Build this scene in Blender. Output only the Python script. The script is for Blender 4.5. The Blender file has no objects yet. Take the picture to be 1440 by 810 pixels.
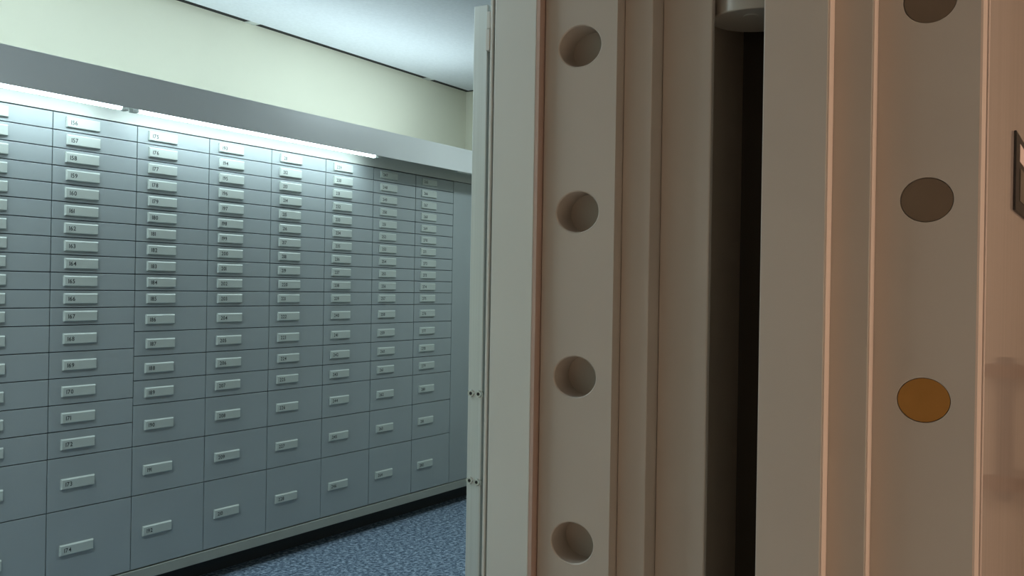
import bpy, bmesh, math, random
from mathutils import Vector, Matrix
random.seed(7)
scene = bpy.context.scene
COL = scene.collection
sin, cos, pi = math.sin, math.cos, math.pi

# ------------------------------------------------------------------ camera
HC = 1.355                                   # eye height
F = 1400.0                                  # focal length in pixels of the 1440 frame
AL = math.atan(851.0 / F)                   # yaw between view axis and the box wall (+X)
ROLL = 0.0165
VD = (cos(AL), sin(AL)); RD = (sin(AL), -cos(AL))
cam_d = bpy.data.cameras.new('camera'); cam = bpy.data.objects.new('camera', cam_d); COL.objects.link(cam)
cam_d.sensor_width = 36.0; cam_d.lens = 36.0 * F / 1440.0; cam_d.clip_start = 0.02
R3 = Vector((RD[0], RD[1], 0)); U3 = Vector((0, 0, 1)); V3 = Vector((VD[0], VD[1], 0))
cx = cos(ROLL) * R3 + sin(ROLL) * U3; cy = -sin(ROLL) * R3 + cos(ROLL) * U3; cz = -V3
cam.matrix_world = Matrix(((cx.x, cy.x, cz.x, 0), (cx.y, cy.y, cz.y, 0), (cx.z, cy.z, cz.z, HC), (0, 0, 0, 1)))
scene.camera = cam
vs = scene.view_settings
vs.view_transform = 'Standard'; vs.look = 'None'; vs.gamma = 1; vs.use_curve_mapping = False; vs.exposure = 0.0

def uv(x, y):                               # picture point -> levelled offsets (used once, to measure the room's dimensions)
    x -= 720; y -= 405
    return x * cos(ROLL) + y * sin(ROLL), -x * sin(ROLL) + y * cos(ROLL)
def ray(x, y=412):
    u, v = uv(x, y); w = u / F
    return VD[0] + w * RD[0], VD[1] + w * RD[1], -v / F
def y_on_x(X, x): d = ray(x); return X * d[1] / d[0]
def x_on_y(Y, x): d = ray(x); return Y * d[0] / d[1]

# ------------------------------------------------------------------ materials
def mat(name, base, rough=0.5, metal=0.0, var=0.0, vscale=6.0, bump=0.0, bscale=200.0, coat=0.0, emis=None, estr=0.0, stretch=None, spec=0.5, coat_rough=0.1):
    m = bpy.data.materials.new(name); m.use_nodes = True
    nt = m.node_tree; b = nt.nodes['Principled BSDF']
    b.inputs['Base Color'].default_value = (*base, 1); b.inputs['Roughness'].default_value = rough
    b.inputs['Metallic'].default_value = metal; b.inputs['Specular IOR Level'].default_value = spec
    b.inputs['Coat Weight'].default_value = coat; b.inputs['Coat Roughness'].default_value = coat_rough
    tc = nt.nodes.new('ShaderNodeTexCoord')
    src = tc.outputs['Object']
    if stretch:
        mp = nt.nodes.new('ShaderNodeMapping'); mp.inputs['Scale'].default_value = stretch
        nt.links.new(src, mp.inputs['Vector']); src = mp.outputs['Vector']
    if var > 0:
        n = nt.nodes.new('ShaderNodeTexNoise'); n.inputs['Scale'].default_value = vscale; n.inputs['Detail'].default_value = 4
        nt.links.new(src, n.inputs['Vector'])
        r = nt.nodes.new('ShaderNodeValToRGB')
        r.color_ramp.elements[0].position = 0.3; r.color_ramp.elements[1].position = 0.7
        r.color_ramp.elements[0].color = (*[c * (1 - var) for c in base], 1)
        r.color_ramp.elements[1].color = (*[min(1, c * (1 + var)) for c in base], 1)
        nt.links.new(n.outputs['Fac'], r.inputs['Fac']); nt.links.new(r.outputs['Color'], b.inputs['Base Color'])
    if bump > 0:
        n2 = nt.nodes.new('ShaderNodeTexNoise'); n2.inputs['Scale'].default_value = bscale; n2.inputs['Detail'].default_value = 3
        nt.links.new(src, n2.inputs['Vector'])
        bp = nt.nodes.new('ShaderNodeBump'); bp.inputs['Strength'].default_value = bump; bp.inputs['Distance'].default_value = 0.002
        nt.links.new(n2.outputs['Fac'], bp.inputs['Height']); nt.links.new(bp.outputs['Normal'], b.inputs['Normal'])
    if emis:
        b.inputs['Emission Color'].default_value = (*emis, 1); b.inputs['Emission Strength'].default_value = estr
    return m

M = {}
M['box'] = mat('grey_box_enamel', (0.345, 0.395, 0.41), 0.42, 0.0, 0.03, 3.0, 0.05, 900)
M['plate'] = mat('pale_plate', (0.50, 0.56, 0.53), 0.4)
M['ink'] = mat('black_ink', (0.02, 0.025, 0.03), 0.6)
M['carcass'] = mat('dark_carcass', (0.03, 0.036, 0.04), 0.7)
M['fascia'] = mat('fascia_enamel', (0.50, 0.53, 0.50), 0.45, 0, 0.02)
M['plinth'] = mat('plinth_metal', (0.36, 0.38, 0.34), 0.45, 0, 0.03)
M['pelmet'] = mat('pelmet_metal', (0.66, 0.69, 0.71), 0.36, 0.25, 0.03, 2.0)
M['cream'] = mat('cream_wall_paint', (0.75, 0.745, 0.62), 0.85, 0, 0.02, 2.0, 0.1, 300)
M['ceiling'] = mat('white_ceiling_plaster', (0.66, 0.70, 0.74), 0.9, 0, 0.04, 60.0, 0.3, 350)
M['void'] = mat('gap_shade_black', (0.01, 0.01, 0.01), 0.9)  # black colour stands in for the shade inside the ceiling gap
M['steel'] = mat('brushed_steel', (0.66, 0.72, 0.72), 0.40, 0.55, 0.05, 5.0, 0, 0, stretch=(60, 60, 0.6))
M['screw'] = mat('screw_steel', (0.62, 0.64, 0.62), 0.25, 0.9)
M['socket'] = mat('socket_black', (0.01, 0.01, 0.01), 0.7)
M['liner'] = mat('grey_green_lining', (0.66, 0.69, 0.665), 0.38, 0.15, 0.02, 3.0)
M['greige'] = mat('greige_vault_enamel', (0.50, 0.455, 0.40), 0.42, 0, 0.025, 7.0, 0.05, 400)
M['warm_lit'] = mat('warm_lit_riser', (0.52, 0.38, 0.32), 0.4, 0.1, 0.04)  # warm hall light on the frame riser, put into the colour
M['edge'] = mat('warm_lit_edge', (0.74, 0.60, 0.51), 0.4, 0, 0.03)  # door step faces, warm hall light put into their colour
M['recess_shade'] = mat('greige_in_shade', (0.40, 0.33, 0.26), 0.6, 0, 0.05)  # frame enamel with the shade of the hinge recess in its colour
M['dark'] = mat('recess_shade_and_joint', (0.045, 0.036, 0.026), 0.7)  # deep recess shade as colour; also the dark joint behind the cover
M['bolt'] = mat('dark_bolt_steel', (0.27, 0.225, 0.18), 0.30, 0.9, 0.06, 20)
M['bolt_reflection'] = mat('bolt_with_reflection', (0.55, 0.30, 0.09), 0.32, 0.9, 0.06, 20)  # steel bolt end, a warm reflection put into its colour
M['hinge'] = mat('hinge_paint', (0.50, 0.47, 0.42), 0.35, 0.1)
M['cover'] = mat('door_cover_enamel', (0.70, 0.58, 0.51), 0.40, 0.0, 0.07, 3, coat=1.0, coat_rough=0.05, stretch=(14, 14, 0.5))
M['black'] = mat('black_plastic', (0.012, 0.011, 0.010), 0.4)
M['glass'] = mat('dark_glass', (0.05, 0.045, 0.03), 0.12)
M['paper'] = mat('pink_white_paper', (0.85, 0.66, 0.58), 0.7)
M['hallwall'] = mat('hall_wall_paint', (0.55, 0.46, 0.37), 0.85, 0, 0.02)
M['hallfloor'] = mat('hall_floor_stone', (0.42, 0.38, 0.33), 0.45, 0, 0.08, 8)
M['bars'] = mat('mirrored_bar_paint', (0.16, 0.12, 0.09), 0.6, 0, 0.05)
M['wood'] = mat('brown_wood', (0.20, 0.11, 0.06), 0.5, 0, 0.2, 8, stretch=(1, 1, 8))
M['tube'] = mat('lit_tube', (0.9, 0.95, 0.95), 0.5, emis=(0.80, 0.97, 1.0), estr=9.5)
M['diffuser'] = mat('lamp_diffuser', (0.9, 0.95, 0.95), 0.5, emis=(0.85, 0.97, 1.0), estr=4.0)
M['warmlamp'] = mat('warm_lamp_shade', (0.9, 0.8, 0.65), 0.6, emis=(1.0, 0.72, 0.50), estr=4.0)

def carpet():
    m = bpy.data.materials.new('blue_speckled_carpet'); m.use_nodes = True
    nt = m.node_tree; b = nt.nodes['Principled BSDF']; b.inputs['Roughness'].default_value = 0.95
    tc = nt.nodes.new('ShaderNodeTexCoord')
    v = nt.nodes.new('ShaderNodeTexNoise'); v.inputs['Scale'].default_value = 48; v.inputs['Detail'].default_value = 5; v.inputs['Roughness'].default_value = 0.75
    nt.links.new(tc.outputs['Object'], v.inputs['Vector'])
    r = nt.nodes.new('ShaderNodeValToRGB'); e = r.color_ramp.elements
    e[0].position = 0.40; e[0].color = (0.05, 0.085, 0.13, 1); e[1].position = 0.60; e[1].color = (0.42, 0.53, 0.66, 1)
    x = r.color_ramp.elements.new(0.5); x.color = (0.15, 0.22, 0.31, 1)
    nt.links.new(v.outputs['Fac'], r.inputs['Fac']); nt.links.new(r.outputs['Color'], b.inputs['Base Color'])
    bp = nt.nodes.new('ShaderNodeBump'); bp.inputs['Strength'].default_value = 0.8; bp.inputs['Distance'].default_value = 0.006
    nt.links.new(v.outputs['Fac'], bp.inputs['Height']); nt.links.new(bp.outputs['Normal'], b.inputs['Normal'])
    return m
M['carpet'] = carpet()

# ------------------------------------------------------------------ mesh helpers
def box(bm, x0, x1, y0, y1, z0, z1, bev=0.0):
    t = bmesh.new()
    bmesh.ops.create_cube(t, size=1)
    for v in t.verts:
        v.co = Vector(((x0 + x1) / 2 + v.co.x * (x1 - x0), (y0 + y1) / 2 + v.co.y * (y1 - y0), (z0 + z1) / 2 + v.co.z * (z1 - z0)))
    if bev > 0:
        bmesh.ops.bevel(t, geom=list(t.edges), offset=bev, segments=2, affect='EDGES', profile=0.5)
    me = bpy.data.meshes.new('t'); t.to_mesh(me); t.free(); bm.from_mesh(me); bpy.data.meshes.remove(me)
    return bm
def cyl(bm, p, axis, r0, r1, n=32, ry=None, seg=None):
    """closed round solid from p along axis vector; ry = radius in the second direction for an oval"""
    p = Vector(p); a = Vector(axis); z = a.normalized()
    e1 = Vector((0, 0, 1)) if abs(z.z) < 0.9 else Vector((1, 0, 0))
    e2 = z.cross(e1).normalized(); e1 = e2.cross(z).normalized()
    k = 1.0 if ry is None else ry / r0
    rings = []
    for q, r in ((p, r0), (p + a, r1)):
        rings.append([bm.verts.new(q + e1 * (r * cos(2 * pi * i / n)) + e2 * (k * r * sin(2 * pi * i / n))) for i in range(n)])
    for i in range(n):
        j = (i + 1) % n
        bm.faces.new((rings[0][i], rings[0][j], rings[1][j], rings[1][i])).smooth = True
    bm.faces.new(list(reversed(rings[0]))); bm.faces.new(rings[1])
    return bm
def prism(bm, pts, z0, z1):
    """vertical prism over a closed XY outline"""
    lo = [bm.verts.new((x, y, z0)) for x, y in pts]; hi = [bm.verts.new((x, y, z1)) for x, y in pts]
    n = len(pts)
    for i in range(n):
        j = (i + 1) % n; bm.faces.new((lo[i], lo[j], hi[j], hi[i]))
    bm.faces.new(list(reversed(lo))); bm.faces.new(hi)
    return bm
def obj(name, bm, m, parent=None, loc=None, fix=True, bevel=0.0):
    if fix: bmesh.ops.recalc_face_normals(bm, faces=list(bm.faces))
    for e in bm.edges:
        if len(e.link_faces) == 2 and e.calc_face_angle(0) > 0.6: e.smooth = False
    me = bpy.data.meshes.new(name); bm.to_mesh(me); bm.free()
    me.materials.append(m)
    o = bpy.data.objects.new(name, me); COL.objects.link(o)
    if parent:
        o.parent = parent
        o.location = -parent_world(parent)
    if loc: o.location = loc
    if bevel:
        md = o.modifiers.new('bevel', 'BEVEL'); md.width = bevel; md.segments = 2; md.limit_method = 'ANGLE'; md.angle_limit = 0.7
    return o
def parent_world(o):
    p = Vector(o.location)
    while o.parent: o = o.parent; p += Vector(o.location)
    return p
def tag(o, label, cat, group=None, kind=None):
    o['label'] = label; o['category'] = cat
    if group: o['group'] = group
    if kind: o['kind'] = kind
    return o
def thing(name, label, cat, loc, group=None):
    o = bpy.data.objects.new(name, None); COL.objects.link(o); o.location = loc; o.empty_display_size = 0.05
    return tag(o, label, cat, group)
def struct(name, bm, m, label=None, cat=None):
    o = obj(name, bm, m); o['kind'] = 'structure'
    if label: o['label'] = label
    if cat: o['category'] = cat
    return o

# ------------------------------------------------------------------ dimensions of the place
H = 1.85                                            # height of the bank of boxes
Z0 = F * H / 385.62
YW = Z0 * VD[1]                                     # plane of the box fronts
BOT = HC - 250.48 / 385.62 * H; TOP = BOT + H
XB = [x_on_y(YW, x) for x in (70.3, 190, 292, 379, 455, 522.5, 582.5, 635.5)]
n = 8; sx = sum(range(n)); sy = sum(XB); sxx = sum(i * i for i in range(n)); sxy = sum(i * XB[i] for i in range(n))
PITCH = (n * sxy - sx * sy) / (n * sxx - sx * sx); X1 = (sy - PITCH * sx) / n
YC = YW + 0.36                                      # cream wall behind the cabinets
YP = YW - 0.16                                      # front of the light pelmet
ZC = HC + 253.2 / F * (YC / VD[1])                  # vault ceiling
XR = YC * ray(655.5, 130)[0] / ray(655.5, 130)[1]                             # right wall of the vault
XL = -1.2                                           # left wall of the vault (never seen)
HB = 149.4 / F * (YP / VD[1]) + HC; HT = 179.6 / F * (YP / VD[1]) + HC
print('PITCH', PITCH, 'X1', X1, 'YW', YW, 'BOT', BOT, 'TOP', TOP, 'ZC', ZC, 'XR', XR, 'pelmet', HB, HT)

# jamb profile, hole face and stepped rebates going outwards
XH = 1.50 * ray(812)[0]
Ya = y_on_x(XH, 760.3); XPn = x_on_y(Ya, 753)
Yb = y_on_x(XH, 862); X2 = x_on_y(Yb, 872)
Yc = y_on_x(X2, 912); X3 = x_on_y(Yc, 926)
Yd = y_on_x(X3, 995.5)
Yp = y_on_x(XPn, 689.5)                              # inner end of the lining panel
# door edge profile
XBf = 1.241 * ray(1301)[0]
D1 = y_on_x(XBf, 1228); XD2 = x_on_y(D1, 1222)
D2 = y_on_x(XD2, 1166.5); XD3 = x_on_y(D2, 1159.5)
D3 = y_on_x(XD3, 1068)
D0 = y_on_x(XBf, 1374.5); XD0 = x_on_y(D0, 1380)
print('frame', XPn, XH, X2, X3, 'Y', Yp, Ya, Yb, Yc, Yd); print('door', XBf, XD2, XD3, XD0, 'Y', D0, D1, D2, D3)

# ------------------------------------------------------------------ vault shell
g = 0.05
struct('floor', box(bmesh.new(), XL, XR, Yp + 0.0, YC, -0.06, 0.0), M['carpet'])
bm = bmesh.new(); box(bm, XL + g, XR - g, Yp + 0.12, YC - g, ZC, ZC + 0.02)
struct('ceiling', bm, M['ceiling'])
struct('ceiling_void', box(bmesh.new(), XL, XR, Yp + 0.02, YC, ZC + 0.10, ZC + 0.14), M['void']).name = 'gap_shade_3'
struct('wall_back', box(bmesh.new(), XL - 0.1, XR + 0.1, YC, YC + 0.1, -0.06, ZC + 0.14), M['cream'])
struct('wall_right', box(bmesh.new(), XR, XR + 0.1, Yp, YC, -0.06, ZC + 0.14), M['cream'])
struct('wall_left', box(bmesh.new(), XL - 0.1, XL, Yp, YC, -0.06, ZC + 0.14), M['cream'])
struct('gap_shade_1', box(bmesh.new(), XL + 0.001, XR - 0.001, YC - g - 0.001, YC - 0.0005, ZC + 0.004, ZC + 0.03), M['void'])  # black strip filling the gap in place of its shade
struct('gap_shade_2', box(bmesh.new(), XR - g - 0.001, XR - 0.0005, Yp + 0.12, YC - g - 0.002, ZC + 0.004, ZC + 0.03), M['void'])
# small pale clips that bridge the dark shadow gap along the ceiling edge
for px, py in ((350, 36), (598, 114)):
    d = ray(px, py); X = YC * d[0] / d[1]
    o = obj('ceiling_clip', box(bmesh.new(), X - 0.035, X + 0.035, YC - g - 0.0005, YC - 0.002, ZC + 0.0005, ZC + 0.0035), M['fascia'])
    tag(o, 'pale clip bridging the black ceiling gap, ' + ('the one further left' if px == 350 else 'the one nearer the room corner'), 'clip', 'clips in the ceiling gap')

# ------------------------------------------------------------------ cabinet that carries the boxes
XEND = XR
XA = X1 - 4 * PITCH
XE_ = XR - 0.004
cab = thing('deposit_box_cabinet', 'long grey steel cabinet bank holding all the numbered deposit boxes on blue carpet', 'cabinet', ((XA + XR) / 2, YW + 0.2, 0))
obj('carcass', box(bmesh.new(), XA, XE_, YW + 0.0168, YC - 0.004, BOT, TOP), M['carcass'], cab)
obj('top_fascia', box(bmesh.new(), XA, XE_, YW + 0.001, YC - 0.004, TOP + 0.0035, HB + 0.06), M['fascia'], cab)['label'] = 'pale strip above the top row, lit by the tubes'
obj('plinth', box(bmesh.new(), XA, XE_, YW - 0.004, YW + 0.05, BOT - 0.050, BOT - 0.004, 0.002), M['plinth'], cab)['label'] = 'olive grey base rail'
obj('toe_kick', box(bmesh.new(), XA, XE_, YW + 0.12, YC - 0.004, 0.0, BOT), M['carcass'], cab)
XF = X1 + 7 * PITCH
obj('filler_panel', box(bmesh.new(), XF + 0.002, XE_, YW, YW + 0.016, BOT, TOP, 0.0008), M['box'], cab)['label'] = 'narrow plain upright panel at the right end'
obj('blank_panel', box(bmesh.new(), XA, X1 - PITCH - 0.002, YW, YW + 0.016, BOT, TOP, 0.0008), M['box'], cab)

# digits 0-9 as little meshes, made once from the built-in font
DIG = {}
dg = bpy.context.evaluated_depsgraph_get()
for ch in '0123456789':
    cu = bpy.data.curves.new('d', 'FONT'); cu.body = ch; cu.size = 1.0; cu.extrude = 0.02; cu.resolution_u = 3; cu.offset = 0.012
    o = bpy.data.objects.new('d', cu); COL.objects.link(o)
    bpy.context.view_layer.update()
    me = bpy.data.meshes.new_from_object(o.evaluated_get(bpy.context.evaluated_depsgraph_get()))
    xs = [v.co.x for v in me.vertices]
    DIG[ch] = (me, min(xs), max(xs))
    bpy.data.objects.remove(o)
def number_mesh(txt, x, y, z, size):
    """digits standing in the XZ plane, facing -Y; x = left end, z = baseline"""
    bm = bmesh.new(); pen = x
    for ch in txt:
        me, a, b = DIG[ch]
        t = bmesh.new(); t.from_mesh(me)
        for v in t.verts:
            v.co = Vector((pen + (v.co.x - a) * size, y - v.co.z * size * 0.5 - 0.0001, z + v.co.y * size))
        m2 = bpy.data.meshes.new('t'); t.to_mesh(m2); t.free(); bm.from_mesh(m2); bpy.data.meshes.remove(m2)
        pen += (b - a) * size + size * 0.11
    return bm

Q = H / 54.0
LAY_A = [2] * 12 + [3] * 5 + [6, 9]
LAY_B = [2] * 11 + [3] * 4 + [5, 6, 9]
ORD = ['first', 'second', 'third', 'fourth', 'fifth', 'sixth', 'seventh', 'eighth', 'ninth', 'tenth', 'eleventh', 'twelfth', 'thirteenth', 'fourteenth', 'fifteenth', 'sixteenth', 'seventeenth', 'eighteenth', 'nineteenth']
SIZE = {2: 'slim', 3: 'medium', 5: 'tall', 6: 'large', 9: 'largest'}
plate_bm_cache = {}
def plate_mesh(w, h, d):
    """bevelled label holder, front towards -Y, origin at its back centre"""
    if (w, h, d) not in plate_bm_cache:
        bm = bmesh.new()
        b, fr = 0.0045, 0.003
        back = [(-w / 2, 0, -h / 2), (w / 2, 0, -h / 2), (w / 2, 0, h / 2), (-w / 2, 0, h / 2)]
        mid = [(x, -d * 0.55, z) for x, _, z in back]
        front = [(-w / 2 + fr, -d, -h / 2 + fr), (w / 2 - fr, -d, -h / 2 + fr), (w / 2 - fr, -d, h / 2 - b), (-w / 2 + fr, -d, h / 2 - b)]
        L = [[bm.verts.new(p) for p in ring] for ring in (back, mid, front)]
        for A, B in ((L[0], L[1]), (L[1], L[2])):
            for i in range(4): bm.faces.new((A[i], A[(i + 1) % 4], B[(i + 1) % 4], B[i]))
        bm.faces.new(L[2]); bm.faces.new(list(reversed(L[0])))
        bmesh.ops.recalc_face_normals(bm, faces=list(bm.faces))
        me = bpy.data.meshes.new('number_plate'); bm.to_mesh(me); bm.free(); me.materials.append(M['plate'])
        plate_bm_cache[(w, h, d)] = me
    return plate_bm_cache[(w, h, d)]
door_cache = {}
def door_mesh(w, h):
    key = (round(w, 4), round(h, 4))
    if key not in door_cache:
        bm = box(bmesh.new(), 0, w, 0, 0.016, 0, h, 0.0012)
        me = bpy.data.meshes.new('box_door'); bm.to_mesh(me); bm.free(); me.materials.append(M['box']); door_cache[key] = me
    return door_cache[key]

PW, PH, PD = PITCH * 0.385, Q * 2 * 0.60, 0.009
num = 137
for c in range(8):
    lay = LAY_A if c < 2 else LAY_B
    xa = X1 + (c - 1) * PITCH
    zt = TOP
    for i, q in enumerate(lay):
        h = q * Q
        ga, gz = 0.0022, 0.0017
        if c == 0:
            lab = '%s grey deposit box cut by the left picture edge, beside box %d' % (SIZE[q], 156 + i)
        else:
            lab = '%s grey deposit box with plate number %d, %s from the top in its column' % (SIZE[q], num, ORD[i])
        root = thing('deposit_box', lab, 'deposit box', (xa + PITCH / 2, YW, zt - h), 'numbered safe deposit boxes in the vault')
        o = bpy.data.objects.new('box_door', door_mesh(PITCH - 2 * ga, h - 2 * gz)); COL.objects.link(o)
        o.parent = root; o.location = (-PITCH / 2 + ga, 0, gz)
        p = bpy.data.objects.new('number_plate', plate_mesh(PW, PH, PD)); COL.objects.link(p)
        jx = random.uniform(-0.0025, 0.0025)
        p.parent = root; p.location = (-PITCH / 2 + PITCH * 0.335 + jx, 0, h * 0.495 + (0.002 if q == 2 else 0))
        t = obj('number', number_mesh(str(num), -PW * 0.5 + 0.017, -PD, -0.0088, 0.0235), M['ink'], p, loc=(0, 0, 0), fix=False)
        zt -= h; num += 1

# ------------------------------------------------------------------ pelmet and its two tubes
XPE = XR - 0.004
pel = thing('light_pelmet', 'long grey metal light pelmet running above the deposit boxes', 'pelmet', ((XA + XPE) / 2, YP, HB))
bm = bmesh.new()
box(bm, XA, XPE, YP, YP + 0.004, HB, HT)
obj('front_board', bm, M['pelmet'], pel, bevel=0.001)
obj('middle_board', box(bmesh.new(), XA, XPE - 0.005, YP + 0.0045, YW + 0.0, HB + 0.062, HB + 0.066), M['pelmet'], pel)
obj('end_cap', box(bmesh.new(), XPE - 0.004, XPE, YP + 0.0045, YW, HB + 0.002, HT), M['pelmet'], pel)
xc0 = x_on_y(YP, 642)
obj('corner_block', box(bmesh.new(), xc0, XPE - 0.005, YP + 0.006, YP + 0.03, HB - 0.004, HB + 0.03), M['fascia'], pel)['label'] = 'pale block under the right end of the pelmet'
YT = YP + 0.052
def tube(x0, x1, label):
    t = thing('fluorescent_tube', label, 'lamp', ((x0 + x1) / 2, YT, HB + 0.02), 'tubes under the pelmet')
    obj('glass_tube', cyl(bmesh.new(), (x0 + 0.03, YT, HB + 0.008), (x1 - x0 - 0.06, 0, 0), 0.013, 0.013, 16), M['tube'], t)
    for xe in (x0, x1 - 0.03):
        obj('end_socket', box(bmesh.new(), xe, xe + 0.03, YT - 0.012, YT + 0.014, HB - 0.006, HB + 0.04, 0.002), M['fascia'], t)
    obj('batten', box(bmesh.new(), x0, x1, YT - 0.02, YT + 0.02, HB + 0.0405, HB + 0.0612), M['fascia'], t)
xt1 = x_on_y(YT, 177); xt2 = x_on_y(YT, 528)
tube(xt1 - 1.5, xt1 - 0.01, 'glowing white tube under the pelmet at the left edge of the picture')
tube(xt1 + 0.01, xt2, 'glowing white tube under the middle of the pelmet, above boxes 175 to 229')

# ------------------------------------------------------------------ doorway wall, hall shell
ZL = HC + 0.86                                       # lintel height
ZH = 2.75                                            # hall ceiling
XJ = 0.12                                            # left side of the opening
YO = Yd                                              # hall face of the doorway wall
HX0, HX1, HY0 = -2.2, 4.6, -3.4
XS = X3 + 0.225                                       # back of the hinge recess
bm = bmesh.new()
box(bm, XL - 0.1, XJ - 0.12, YO + 0.03, Yp, -0.06, ZC + 0.14)
box(bm, XS + 0.02, XR + 0.1, YO + 0.03, Yp, -0.06, ZC + 0.14)
box(bm, XJ - 0.12, XS + 0.02, YO + 0.03, Yp, ZL + 0.12, ZC + 0.14)
struct('wall_middle', bm, M['hallwall'])
bm = bmesh.new(); box(bm, HX0, HX1, HY0, Yp, -0.06, 0.0)
struct('floor_hall', bm, M['hallfloor']).name = 'floor_hall'
struct('ceiling_hall', box(bmesh.new(), HX0, HX1, HY0, YO + 0.03, ZH, ZH + 0.05), M['ceiling'])
struct('wall_hall_left', box(bmesh.new(), HX0 - 0.1, HX0, HY0, YO + 0.03, -0.06, ZH), M['hallwall'])
struct('wall_hall_right', box(bmesh.new(), HX1, HX1 + 0.1, HY0, YO + 0.03, -0.06, ZH), M['hallwall'])
struct('wall_hall_rear', box(bmesh.new(), HX0, HX1, HY0 - 0.1, HY0, -0.06, ZH), M['hallwall'])

# ------------------------------------------------------------------ plate with round pockets
def pocket_plate(x, y0, y1, z0, z1, holes, ry, rz, depth, chamfer=0.0016, seg=96, thick=0.0):
    """face at X=x looking to -X, with oval pockets sunk to +X; closed at the rear"""
    bm = bmesh.new(); yc = holes[0][0]
    zs = [z0] + [(holes[i][1] + holes[i + 1][1]) / 2 for i in range(len(holes) - 1)] + [z1]
    xb = x + max(depth + 0.01, thick)
    for k, (hy, hz) in enumerate(holes):
        a, b = zs[k], zs[k + 1]
        ang = set(2 * pi * i / seg for i in range(seg))
        for cy_, cz_ in ((y0, a), (y1, a), (y0, b), (y1, b)):
            ang.add(math.atan2(cz_ - hz, cy_ - hy) % (2 * pi))
        ang = sorted(ang); cl = [ang[0]]
        for t in ang[1:]:
            if t - cl[-1] > 1e-4: cl.append(t)
        ang = cl
        def rim(t):
            c, s = cos(t), sin(t); ks = []
            if c > 1e-9: ks.append((y1 - hy) / c)
            if c < -1e-9: ks.append((y0 - hy) / c)
            if s > 1e-9: ks.append((b - hz) / s)
            if s < -1e-9: ks.append((a - hz) / s)
            q = min(ks); return hy + q * c, hz + q * s
        rings = [[bm.verts.new((x, *rim(t))) for t in ang]]
        for dx, dr in ((0, chamfer), (chamfer, 0), (depth, 0)):
            rings.append([bm.verts.new((x + dx, hy + (ry + dr) * cos(t), hz + (rz + dr) * sin(t))) for t in ang])
        m_ = len(ang)
        for r in range(3):
            for i in range(m_):
                j = (i + 1) % m_
                f = bm.faces.new((rings[r][i], rings[r][j], rings[r + 1][j], rings[r + 1][i]))
                if r == 2: f.smooth = True
        bm.faces.new(rings[3])
    bmesh.ops.remove_doubles(bm, verts=list(bm.verts), dist=1e-5)
    # sides and rear
    def quad(*p): bm.faces.new([bm.verts.new(q) for q in p])
    quad((x, y0, z0), (xb, y0, z0), (xb, y0, z1), (x, y0, z1))
    quad((x, y1, z0), (x, y1, z1), (xb, y1, z1), (xb, y1, z0))
    quad((xb, y0, z0), (xb, y1, z0), (xb, y1, z1), (xb, y0, z1))
    quad((x, y0, z0), (x, y1, z0), (xb, y1, z0), (xb, y0, z0))
    quad((x, y0, z1), (xb, y0, z1), (xb, y1, z1), (x, y1, z1))
    bmesh.ops.recalc_face_normals(bm, faces=list(bm.faces))
    return bm

# ------------------------------------------------------------------ vault door frame (hinge jamb)
fr = thing('vault_door_frame', 'greige steel vault door frame with round bolt pockets, between vault and hinge gap', 'door frame', (XH, (Ya + Yb) / 2, 0))
hole_px = [(813.5, 65), (811, 298), (808, 530), (806, 764)]
hz = []
for px, py in hole_px:
    d = ray(px, py); hz.append(HC + d[2] * (XH / d[0]))
hyc = sum(XH * ray(px, py)[1] / ray(px, py)[0] for px, py in hole_px) / 4
step = (hz[0] - hz[3]) / 3
holes = [(hyc, hz[0] + step)] + [(hyc, z) for z in hz]
while holes[-1][1] - step > 0.12: holes.append((hyc, holes[-1][1] - step))
holes.reverse()
print('holes', holes, step)
o = obj('bolt_plate', pocket_plate(XH, Yb, Ya - 0.0015, 0.0, ZL, holes, 0.0353, 0.0308, 0.047), M['greige'], fr, fix=False)
o['label'] = 'plate with a column of round bolt pockets'
# dark joint + riser edge tinted with warm light between lining and bolt plate
obj('edge_strip', box(bmesh.new(), XPn + 0.0006, XH + 0.06, Ya + 0.0002, Ya + 0.006, 0.0, ZL), M['warm_lit'], fr)['label'] = 'pink edge strip, warm light put into its colour'
obj('lining_panel', box(bmesh.new(), XPn, XH + 0.08, Ya + 0.006, Yp - 0.0005, 0.0, ZL, 0.0012), M['liner'], fr)['label'] = 'smooth grey green inner lining'
# stepped rebates, outwards from the bolt plate
obj('inner_rebate', box(bmesh.new(), X2, X2 + 0.08, Yc, Yb - 0.0005, 0.0, ZL), M['greige'], fr, bevel=0.0015)
obj('recess_side', box(bmesh.new(), X3 + 0.0125, XS - 0.0005, max(Yd + 0.004, D3 + 0.003 + 2 * 0.069), Yc - 0.001, 0.0, ZL), M['recess_shade'], fr)['label'] = 'brown side of the hinge recess, shade put into its colour'
obj('outer_rebate', box(bmesh.new(), X3, X3 + 0.012, Yd, Yc - 0.0005, 0.0, ZL), M['greige'], fr, bevel=0.002)
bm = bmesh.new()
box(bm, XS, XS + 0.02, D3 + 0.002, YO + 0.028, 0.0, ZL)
obj('recess_back', bm, M['dark'], fr)['label'] = 'dark back of the hinge recess, shade put into its colour'
# head and far jamb of the frame, above and to the left of the picture
bm = bmesh.new()
box(bm, XJ - 0.12, XS + 0.02, YO, Yp, ZL + 0.001, ZL + 0.12)
obj('head', bm, M['greige'], fr)
bm = bmesh.new()
prism(bm, [(XJ - 0.12, YO), (XJ - 0.08, YO), (XJ - 0.08, Yc), (XJ - 0.04, Yc), (XJ - 0.04, Yb), (XJ, Yb), (XJ, Yp), (XJ - 0.12, Yp)], 0.0, ZL)
obj('far_jamb', bm, M['greige'], fr)

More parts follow.
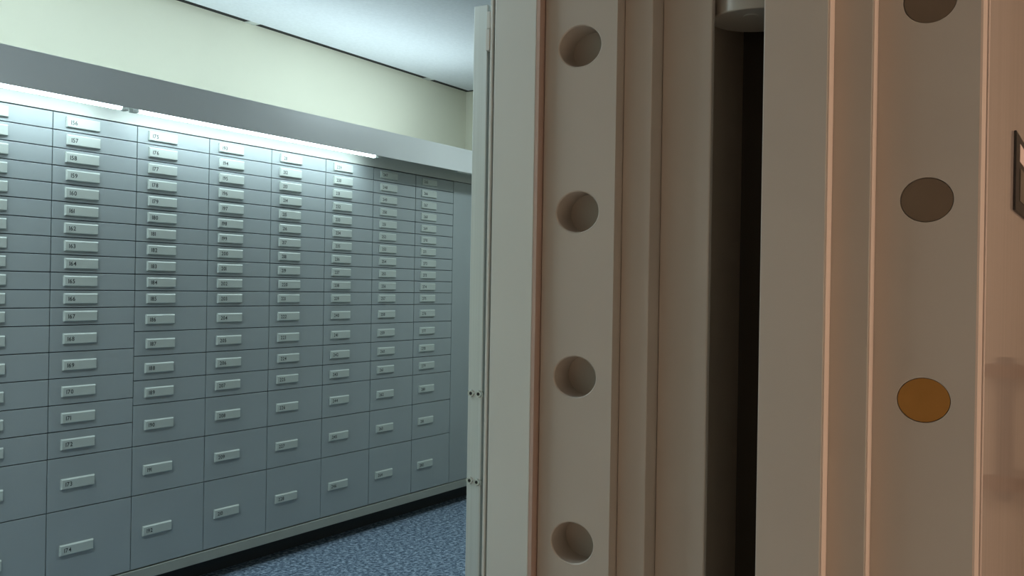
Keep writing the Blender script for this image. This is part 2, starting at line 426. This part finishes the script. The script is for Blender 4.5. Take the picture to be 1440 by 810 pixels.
# ------------------------------------------------------------------ grooved bead + steel post inside the lining
Yg1 = y_on_x(XPn, 688.2); Yg2 = y_on_x(XPn, 683.6)
obj('bead', box(bmesh.new(), XPn + 0.0006, XPn + 0.03, Yp + 0.0035, Yg2 + 0.0008, 0.0, HC + 0.60, 0.001), M['liner'], fr)
post = thing('steel_post', 'upright brushed steel flat with paired screws between box wall and lining panel', 'post', (XPn, Yg2 + 0.05, 0))
XPo = XPn + 0.004
Ys1 = y_on_x(XPo, 679.8); Ys2 = y_on_x(XPo, 660.3)
d = ray(668, 9); ZPo = HC + d[2] * XPo / d[0]
obj('flat_bar', box(bmesh.new(), XPo, XPo + 0.012, Ys1, Ys2, 0.0, ZPo, 0.0012), M['steel'], post)
obj('backing_channel', box(bmesh.new(), XPo + 0.0125, XPo + 0.06, Yg2 + 0.001, Ys2 - 0.002, 0.0, ZPo - 0.01), M['steel'], post)
for px, py in ((663, 553), (673.5, 554), (661, 675.5), (671, 678)):
    d = ray(px, py); t = XPo / d[0]; yy = t * d[1]; zz = HC + t * d[2]
    s = obj('screw', cyl(cyl(bmesh.new(), (XPo, yy, zz), (-0.0025, 0, 0), 0.0060, 0.0050, 24), (XPo + 0.002, yy, zz), (-0.002, 0, 0), 0.0074, 0.0074, 24), M['screw'], post)
    obj('socket', cyl(bmesh.new(), (XPo - 0.0024, yy, zz), (-0.0004, 0, 0), 0.0028, 0.0028, 6), M['socket'], s)
# small latch block near the top of the post
lb = []
for py in (17, 42, 72):
    d = ray(684, py); lb.append(HC + d[2] * XPo / d[0])
yl0 = y_on_x(XPo - 0.012, 688.0); yl1 = y_on_x(XPo - 0.006, 680.2)
obj('latch_block', box(bmesh.new(), XPo - 0.0042, XPo + 0.012, Yg2 + 0.0012, Ys1 + 0.0015, lb[2], lb[1], 0.001), M['liner'], post)['label'] = 'pale latch block'
obj('latch_plate', box(bmesh.new(), XPo - 0.003, XPo + 0.012, Yg2 + 0.0012, Ys1 + 0.001, lb[1] + 0.0005, lb[0], 0.001), M['liner'], post)

# ------------------------------------------------------------------ vault door, swung fully open against the hall wall
XE = XBf + 1.15
door = thing('vault_door', 'thick greige vault door standing open, its stepped edge showing round locking bolts', 'vault door', (XBf, (D0 + D3) / 2, 0.0))
bolt_px = [(1308, 0.5), (1302, 281), (1299, 563)]
bz = []
for px, py in bolt_px:
    d = ray(px, py); bz.append(HC + d[2] * (XBf / d[0]))
byc = sum(XBf * ray(px, py)[1] / ray(px, py)[0] for px, py in bolt_px) / 3
bst = (bz[0] - bz[2]) / 2
ZD0, ZD1 = 0.03, ZL - 0.01
bh = [(byc, bz[0] + bst)] + [(byc, z) for z in bz]
while bh[-1][1] - bst > 0.12: bh.append((byc, bh[-1][1] - bst))
bh.reverse()
print('bolts', bh, bst)
BRY, BRZ = 0.0315, 0.0280
obj('bolt_edge', pocket_plate(XBf, D0 + 0.001, D1, ZD0, ZD1, bh, BRY, BRZ, 0.05, chamfer=0.0005), M['greige'], door, fix=False)['label'] = 'door edge that carries the locking bolts'
for hy, z in bh:
    br = abs(z - bz[2]) < 0.01
    b = obj('locking_bolt', cyl(bmesh.new(), (XBf + 0.0022, hy, z), (0.046, 0, 0), BRZ - 0.0008, BRZ - 0.0008, 64, ry=BRY - 0.0009), M['bolt_reflection' if br else 'bolt'], door)
    if br: b['label'] = 'bolt end with a warm reflection put into its colour'
obj('middle_step', box(bmesh.new(), XD2, XD2 + 0.08, D1 + 0.0004, D2, ZD0, ZD1), M['greige'], door, bevel=0.001)
obj('outer_step', box(bmesh.new(), XD3, XD3 + 0.09, D2 + 0.0004, D3, ZD0, ZD1), M['greige'], door, bevel=0.0015)
for nm, xa, xb, yy in (('step_edge', XD2, XBf, D1), ('step_edge', XD3, XD2, D2)):
    obj(nm, box(bmesh.new(), xa + 0.0012, xb - 0.0002, yy - 0.0012, yy + 0.0002, ZD0, ZD1), M['edge'], door)['label'] = 'pinkish edge of the step, warm light put into its colour'
obj('door_slab', box(bmesh.new(), XBf + 0.063, XE, D0 + 0.012, D3, ZD0, ZD1), M['greige'], door)
obj('corner_bevel', box(bmesh.new(), XBf + 0.0005, XD0 + 0.004, D0 - 0.0016, D0 + 0.001, ZD0, ZD1), M['edge'], door)['label'] = 'pinkish edge of the door plate, warm light put into its colour'
cov = obj('inner_cover', box(bmesh.new(), XD0 + 0.010, XE - 0.02, D0 - 0.004, D0 + 0.011, ZD0 + 0.01, ZD1 - 0.01, 0.0015), M['cover'], door)
cov['label'] = 'satin beige cover plate on the inner side'
obj('cover_seat', box(bmesh.new(), XBf + 0.004, XE - 0.02, D0 + 0.001, D0 + 0.0115, ZD0 + 0.01, ZD1 - 0.01), M['dark'], door)
YCV = D0 - 0.004
# hinge barrel in the gap, its lower end seen from below
HR = 0.069                                          # barrel radius
hxc, hyc2 = X3 + 0.076, D3 + 0.0015 + HR
hzd = hxc * VD[0] + hyc2 * VD[1]
hzc = HC - uv(1064, 29)[1] / F * hzd
hb = cyl(bmesh.new(), (hxc, hyc2, hzc), (0, 0, ZL - 0.02 - hzc), HR, HR, 64)
hng = obj('hinge_barrel', hb, M['hinge'], door, bevel=0.002)
hng['label'] = 'round hinge barrel at the top of the dark gap'
obj('pin_cap', cyl(bmesh.new(), (hxc - 0.03, hyc2 + 0.0, hzc), (0, 0, -0.0015), 0.011, 0.011, 24), M['hinge'], hng)
obj('hinge_arm', box(bmesh.new(), hxc - 0.02, hxc + 0.05, D3 + 0.0005, hyc2 - 0.045, hzc + 0.03, hzc + 0.17), M['hinge'], hng)

# framed lock box on the cover plate, at the right edge of the picture
def cov_pt(px, py):
    d = ray(px, py); t = YCV / d[1]; return t * d[0], HC + t * d[2]
cxl, czt = cov_pt(1426, 183); _, czb = cov_pt(1426, 297)
lk = thing('lock_timer_box', 'black framed box with pinkish paper label and dark window on the open door', 'timer box', (cxl + 0.13, YCV, czb))
LW = 0.30; dp = 0.004
bm = bmesh.new(); box(bm, cxl, cxl + LW, YCV - dp, YCV, czb, czt, 0.0015)
obj('housing', bm, M['black'], lk)
obj('window', box(bmesh.new(), x_on_y(YCV - dp, 1431.5), cxl + LW - 0.03, YCV - dp - 0.001, YCV - dp + 0.002, czb + 0.02, czb + (czt - czb) * 0.58), M['glass'], lk)
obj('paper_label', box(bmesh.new(), x_on_y(YCV - dp, 1431), cxl + LW - 0.05, YCV - dp - 0.0008, YCV - dp + 0.001, czb + (czt - czb) * 0.66, czt - 0.014), M['paper'], lk)

# ------------------------------------------------------------------ bars added in the hall, only to be mirrored in the cover plate
def refl(px, py, X):                        # where a sight line bounced off the cover plate meets the plane X
    d = ray(px, py); t = YCV / d[1]
    return YCV - (X - t * d[0]) * d[1] / d[0], HC + d[2] * X / d[0]
RX = 4.25
ya, _ = refl(1399, 600, RX); yb, _ = refl(1424, 600, RX)
_, z1 = refl(1412, 503, RX); _, z0 = refl(1412, 706, RX)
rk = thing('mirrored_bars', 'unseen brown uprights and two rails, added to be mirrored in the door cover', 'bars', (RX, ya, 0))
obj('upright', box(bmesh.new(), RX, RX + 0.05, ya, yb, z0, z1, 0.002), M['bars'], rk)
obj('upright', box(bmesh.new(), RX, RX + 0.05, ya - 0.62, ya - 0.58, z0, z1, 0.002), M['bars'], rk)
for p0, p1 in ((513, 532), (671, 691)):
    _, a_ = refl(1430, p0, RX); _, b_ = refl(1430, p1, RX)
    obj('rail', box(bmesh.new(), RX - 0.03, RX - 0.0005, ya - 0.60, yb + 0.06, b_, a_, 0.002), M['wood'], rk)
    for yq in ((ya + yb) / 2, ya - 0.60):
        obj('bracket', box(bmesh.new(), RX + 0.0505, HX1 - 0.003, yq - 0.008, yq + 0.008, (a_ + b_) / 2 - 0.008, (a_ + b_) / 2 + 0.008), M['bars'], rk)

# ------------------------------------------------------------------ lights of the place, with added fill lamps
def area(name, loc, rot, sx_, sy_, power, col):
    l = bpy.data.lights.new(name, 'AREA'); l.shape = 'RECTANGLE'; l.size = sx_; l.size_y = sy_; l.energy = power; l.color = col
    o = bpy.data.objects.new(name, l); COL.objects.link(o); o.location = loc; o.rotation_euler = rot
    return o
COOL = (0.80, 0.97, 1.0)
def ceiling_lamp(x, y, w, d_, z, power, col, label, m, spread=180):
    t = thing('ceiling_lamp', label, 'lamp', (x, y, z), 'ceiling lamps')
    obj('tray', box(bmesh.new(), x - w / 2, x + w / 2, y - d_ / 2, y + d_ / 2, z - 0.05, z, 0.003), M['fascia'], t)
    obj('diffuser', box(bmesh.new(), x - w / 2 + 0.02, x + w / 2 - 0.02, y - d_ / 2 + 0.02, y + d_ / 2 - 0.02, z - 0.058, z - 0.049), m, t)
    area('lamp_light', (x, y, z - 0.065), (0, 0, 0), w - 0.05, d_ - 0.05, power, col).data.spread = math.radians(spread)
for k, x0 in enumerate((0.75, 2.2, 3.6)):
    t = thing('uplight_tube', ('leftmost', 'middle', 'rightmost')[k] + ' cool tube lying on top of the pelmet, washing the cream wall', 'lamp', (x0 + 0.7, YP + 0.07, HB + 0.07), 'uplight tubes on the pelmet')
    obj('glass_tube', cyl(bmesh.new(), (x0 + 0.03, YP + 0.07, HB + 0.095), (1.34, 0, 0), 0.013, 0.013, 16), M['tube'], t)
    obj('batten', box(bmesh.new(), x0, x0 + 1.4, YP + 0.05, YP + 0.09, HB + 0.0668, HB + 0.08), M['fascia'], t)
    area('uplight', (x0 + 0.7, YP + 0.07, HB + 0.112), (math.radians(180), 0, 0), 1.36, 0.03, (5.6, 2.2, 3.8)[k], COOL)
ceiling_lamp(0.6, 2.4, 1.2, 0.3, ZC, 29, COOL, 'unseen long cool lamp added on the vault ceiling left of the picture', M['diffuser'])  # unseen lamp, added as ambient fill for boxes and lining
ceiling_lamp(4.9, 2.4, 0.6, 0.3, ZC, 11, COOL, 'short cool ceiling lamp on the vault ceiling hidden behind the frame', M['diffuser'])
# tube light, pointing down and back onto the fascia
for x0, x1 in ((xt1 - 1.47, xt1 - 0.04), (xt1 + 0.04, xt2 - 0.03)):
    area('tube_light', ((x0 + x1) / 2, YT, HB - 0.006), (math.radians(8), 0, 0), x1 - x0, 0.02, 1.8 * (x1 - x0), COOL)
WARM = (1.0, 0.77, 0.60)
t = thing('wall_lamp', 'warm wall lamp on the hall wall behind the viewpoint', 'lamp', (1.4, HY0, 1.6))
obj('back_plate', box(bmesh.new(), 1.2, 1.6, HY0 + 0.002, HY0 + 0.02, 1.35, 1.85, 0.004), M['fascia'], t)
obj('shade', box(bmesh.new(), 1.15, 1.65, HY0 + 0.021, HY0 + 0.12, 1.30, 1.90, 0.02), M['warmlamp'], t)
area('lamp_light', (1.4, HY0 + 0.13, 1.6), (math.radians(90), 0, 0), 0.46, 0.56, 40, WARM)
ceiling_lamp(-0.5, -0.9, 0.4, 0.4, ZH, 31, (1.0, 0.82, 0.68), 'unseen warm square lamp added over the hall floor left of the doorway', M['warmlamp'], 70)  # unseen lamp, added to light the jamb faces by floor bounce

w = bpy.data.worlds.new('world'); scene.world = w; w.use_nodes = True
w.node_tree.nodes['Background'].inputs['Color'].default_value = (0.02, 0.02, 0.02, 1)
